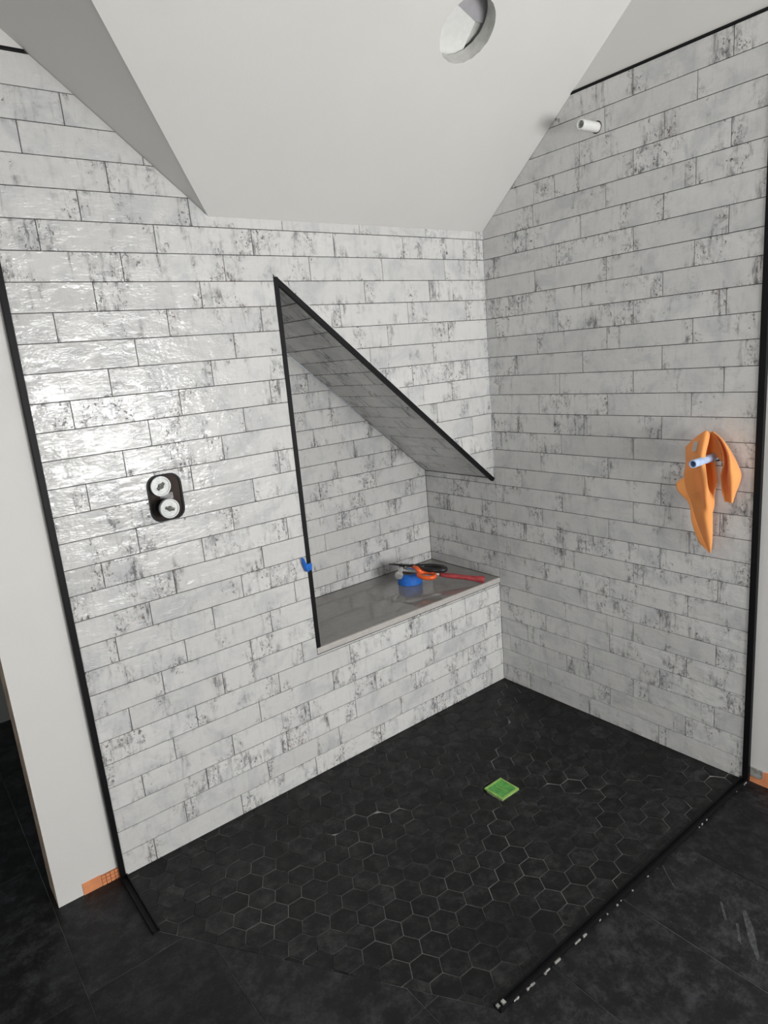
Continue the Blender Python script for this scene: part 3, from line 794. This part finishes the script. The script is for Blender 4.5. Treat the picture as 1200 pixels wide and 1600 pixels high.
bm = B_(); quad(bm, [Vector(p_) for p_ in ((-1.06, -11.99, 15.12), (-1.13, -12.22, 15.18), (-1.23, -12.20, 14.80), (-1.14, -11.96, 14.72))])
bmesh.ops.solidify(bm, geom=bm.faces[:], thickness=.03*S); part('care_tag', bm, M['white_plastic'], tw)

# ------------------------------------------------------------------ things on the bench
T = (-3.85, 3.53)
tp = empty('tape_roll', (T[0], T[1], 6.45), 'roll of blue masking tape lying flat on the bench slab', 'tape')
bm = B_(); lathe(bm, (T[0], T[1], 6.455), (0, 0, 1), [(0, .48), (0, .70), (.02, .72), (.63, .72), (.65, .70), (.65, .48)], 40, False)
part('tape_band', bm, M['blue_tape'], tp)
bm = B_(); lathe(bm, (T[0], T[1], 6.455), (0, 0, 1), [(0, .48), (.65, .48), (.65, .455), (0, .455), (0, .48)], 40, False); part('core', bm, M['cardboard'], tp)
# hammer
e0, e1 = Vector((-1.27, -.04, 6.67)), Vector((-4.40, 3.62, 7.36)); dh = (e1-e0).normalized()
hm = empty('hammer', (e0.x, e0.y, 6.45), 'claw hammer with red grip resting its head on the blue tape roll', 'hammer')
def lerp(t): return e0+(e1-e0)*t
bm = B_(); tube(bm, [lerp(t) for t in (0, .015, .05, .12, .25, .4, .5, .53)], [.17, .215, .20, .155, .135, .15, .13, .10], 16, True); part('grip', bm, M['tool_red'], hm, True)
bm = B_(); tube(bm, [lerp(t) for t in (.52, .7, 1.0)], [.085, .08, .095], 12); part('shaft', bm, M['steel'], hm, True)
fd = Vector((-.74, -.50, -.36)).normalized()
bm = B_(); tube(bm, [e1+fd*t for t in (.58, .56, .40, .38, .2, 0, -.15)], [.20, .235, .235, .15, .13, .16, .14], 20); part('head', bm, M['steel'], hm)
up_ = Vector((.15, .1, .98))
for sg in (-1, 1):
    side = dh*sg*.09; bm = B_()
    tube(bm, [e1-fd*.1+side*.6, e1-fd*.35+side+up_*.02, e1-fd*.55+side*1.4-up_*.04, e1-fd*.75+side*1.7-up_*.14, e1-fd*.9+side*1.9-up_*.28], [.1, .085, .07, .05, .02], 10, True, .7)
    part('claw', bm, M['tool_black'], hm, True)
# scissors
zs = 7.58
sx = empty('scissors', (-4.0, 2.95, zs), 'pair of scissors with one black and one orange handle on the tape roll', 'scissors')
tip, piv = Vector((-4.62, 4.45, zs)), Vector((-4.02, 3.0, zs+.03)); da = (tip-piv).normalized(); db = Vector((-da.y, da.x, 0)).normalized()
def blade(bm, sg, dz):
    P = [piv-da*.25+db*.1*sg, piv-da*.1-db*.10*sg, tip-db*.015*sg+db*.04*sg, piv+da*.5+db*.13*sg, piv+db*.15*sg]
    lo = [bm.verts.new((p_+Vector((0, 0, dz)))*S) for p_ in P]; hi = [bm.verts.new((p_+Vector((0, 0, dz+.03)))*S) for p_ in P]
    bm.faces.new(lo); bm.faces.new(hi)
    for i in range(5): bm.faces.new((lo[i], lo[(i+1) % 5], hi[(i+1) % 5], hi[i]))
    bmesh.ops.recalc_face_normals(bm, faces=bm.faces)
for sg, dz in ((1, .0), (-1, .035)):
    bm = B_(); blade(bm, sg, dz); part('blade', bm, M['tool_black'], sx)
bm = B_(); lathe(bm, piv, (0, 0, 1), [(-.02, .1), (.1, .1), (.12, .07)], 16); part('pivot', bm, M['tool_black'], sx)
def loop_pts(c, d, a, b, n=24):
    d = Vector(d).normalized(); s = Vector((-d.y, d.x, 0)).normalized()
    return [Vector(c)+d*a*cos(2*pi*k/n)+s*b*sin(2*pi*k/n) for k in range(n)]
cb, co_ = Vector((-3.33, 2.02, 7.50)), Vector((-4.02, 1.78, 7.32))
bm = B_(); ring_tube(bm, loop_pts(cb, (.42, -.9, -.02), .80, .36), .12, 10, 1.2); tube(bm, [piv, (piv+cb)/2+Vector((-.05, .25, .02)), cb+Vector((-.3, .62, .05))], [.10, .15, .13], 10)
part('black_handle', bm, M['tool_black'], sx, True)
bm = B_(); ring_tube(bm, loop_pts(co_, (.15, -.98, -.05), .54, .40), .105, 10, 1.2); tube(bm, [piv, piv+Vector((-.02, -.42, -.03)), co_+Vector((.0, .5, .05))], [.09, .13, .15], 10)
part('orange_handle', bm, M['tool_orange'], sx, True)
# tape tab on the niche trim
bm = B_(); loft(bm, [[(-13.02, -.14, 11.04), (-12.98, -.10, 10.75), (-12.86, -.08, 10.36)], [(-12.93, -.26, 11.0), (-12.82, -.22, 10.62), (-12.74, -.2, 10.30)], [(-12.80, -.16, 10.72), (-12.66, -.13, 10.56), (-12.66, -.12, 10.32)], [(-12.62, -.07, 10.66), (-12.45, -.06, 10.62), (-12.47, -.06, 10.30)]], 4, 4)
o = obj('tape_tab', bm, M['blue_tape'], None, True); md = o.modifiers.new('thickness', 'SOLIDIFY'); md.thickness = .025*S
tag(o, 'crumpled tab of blue masking tape stuck on the niche edge trim', 'tape')
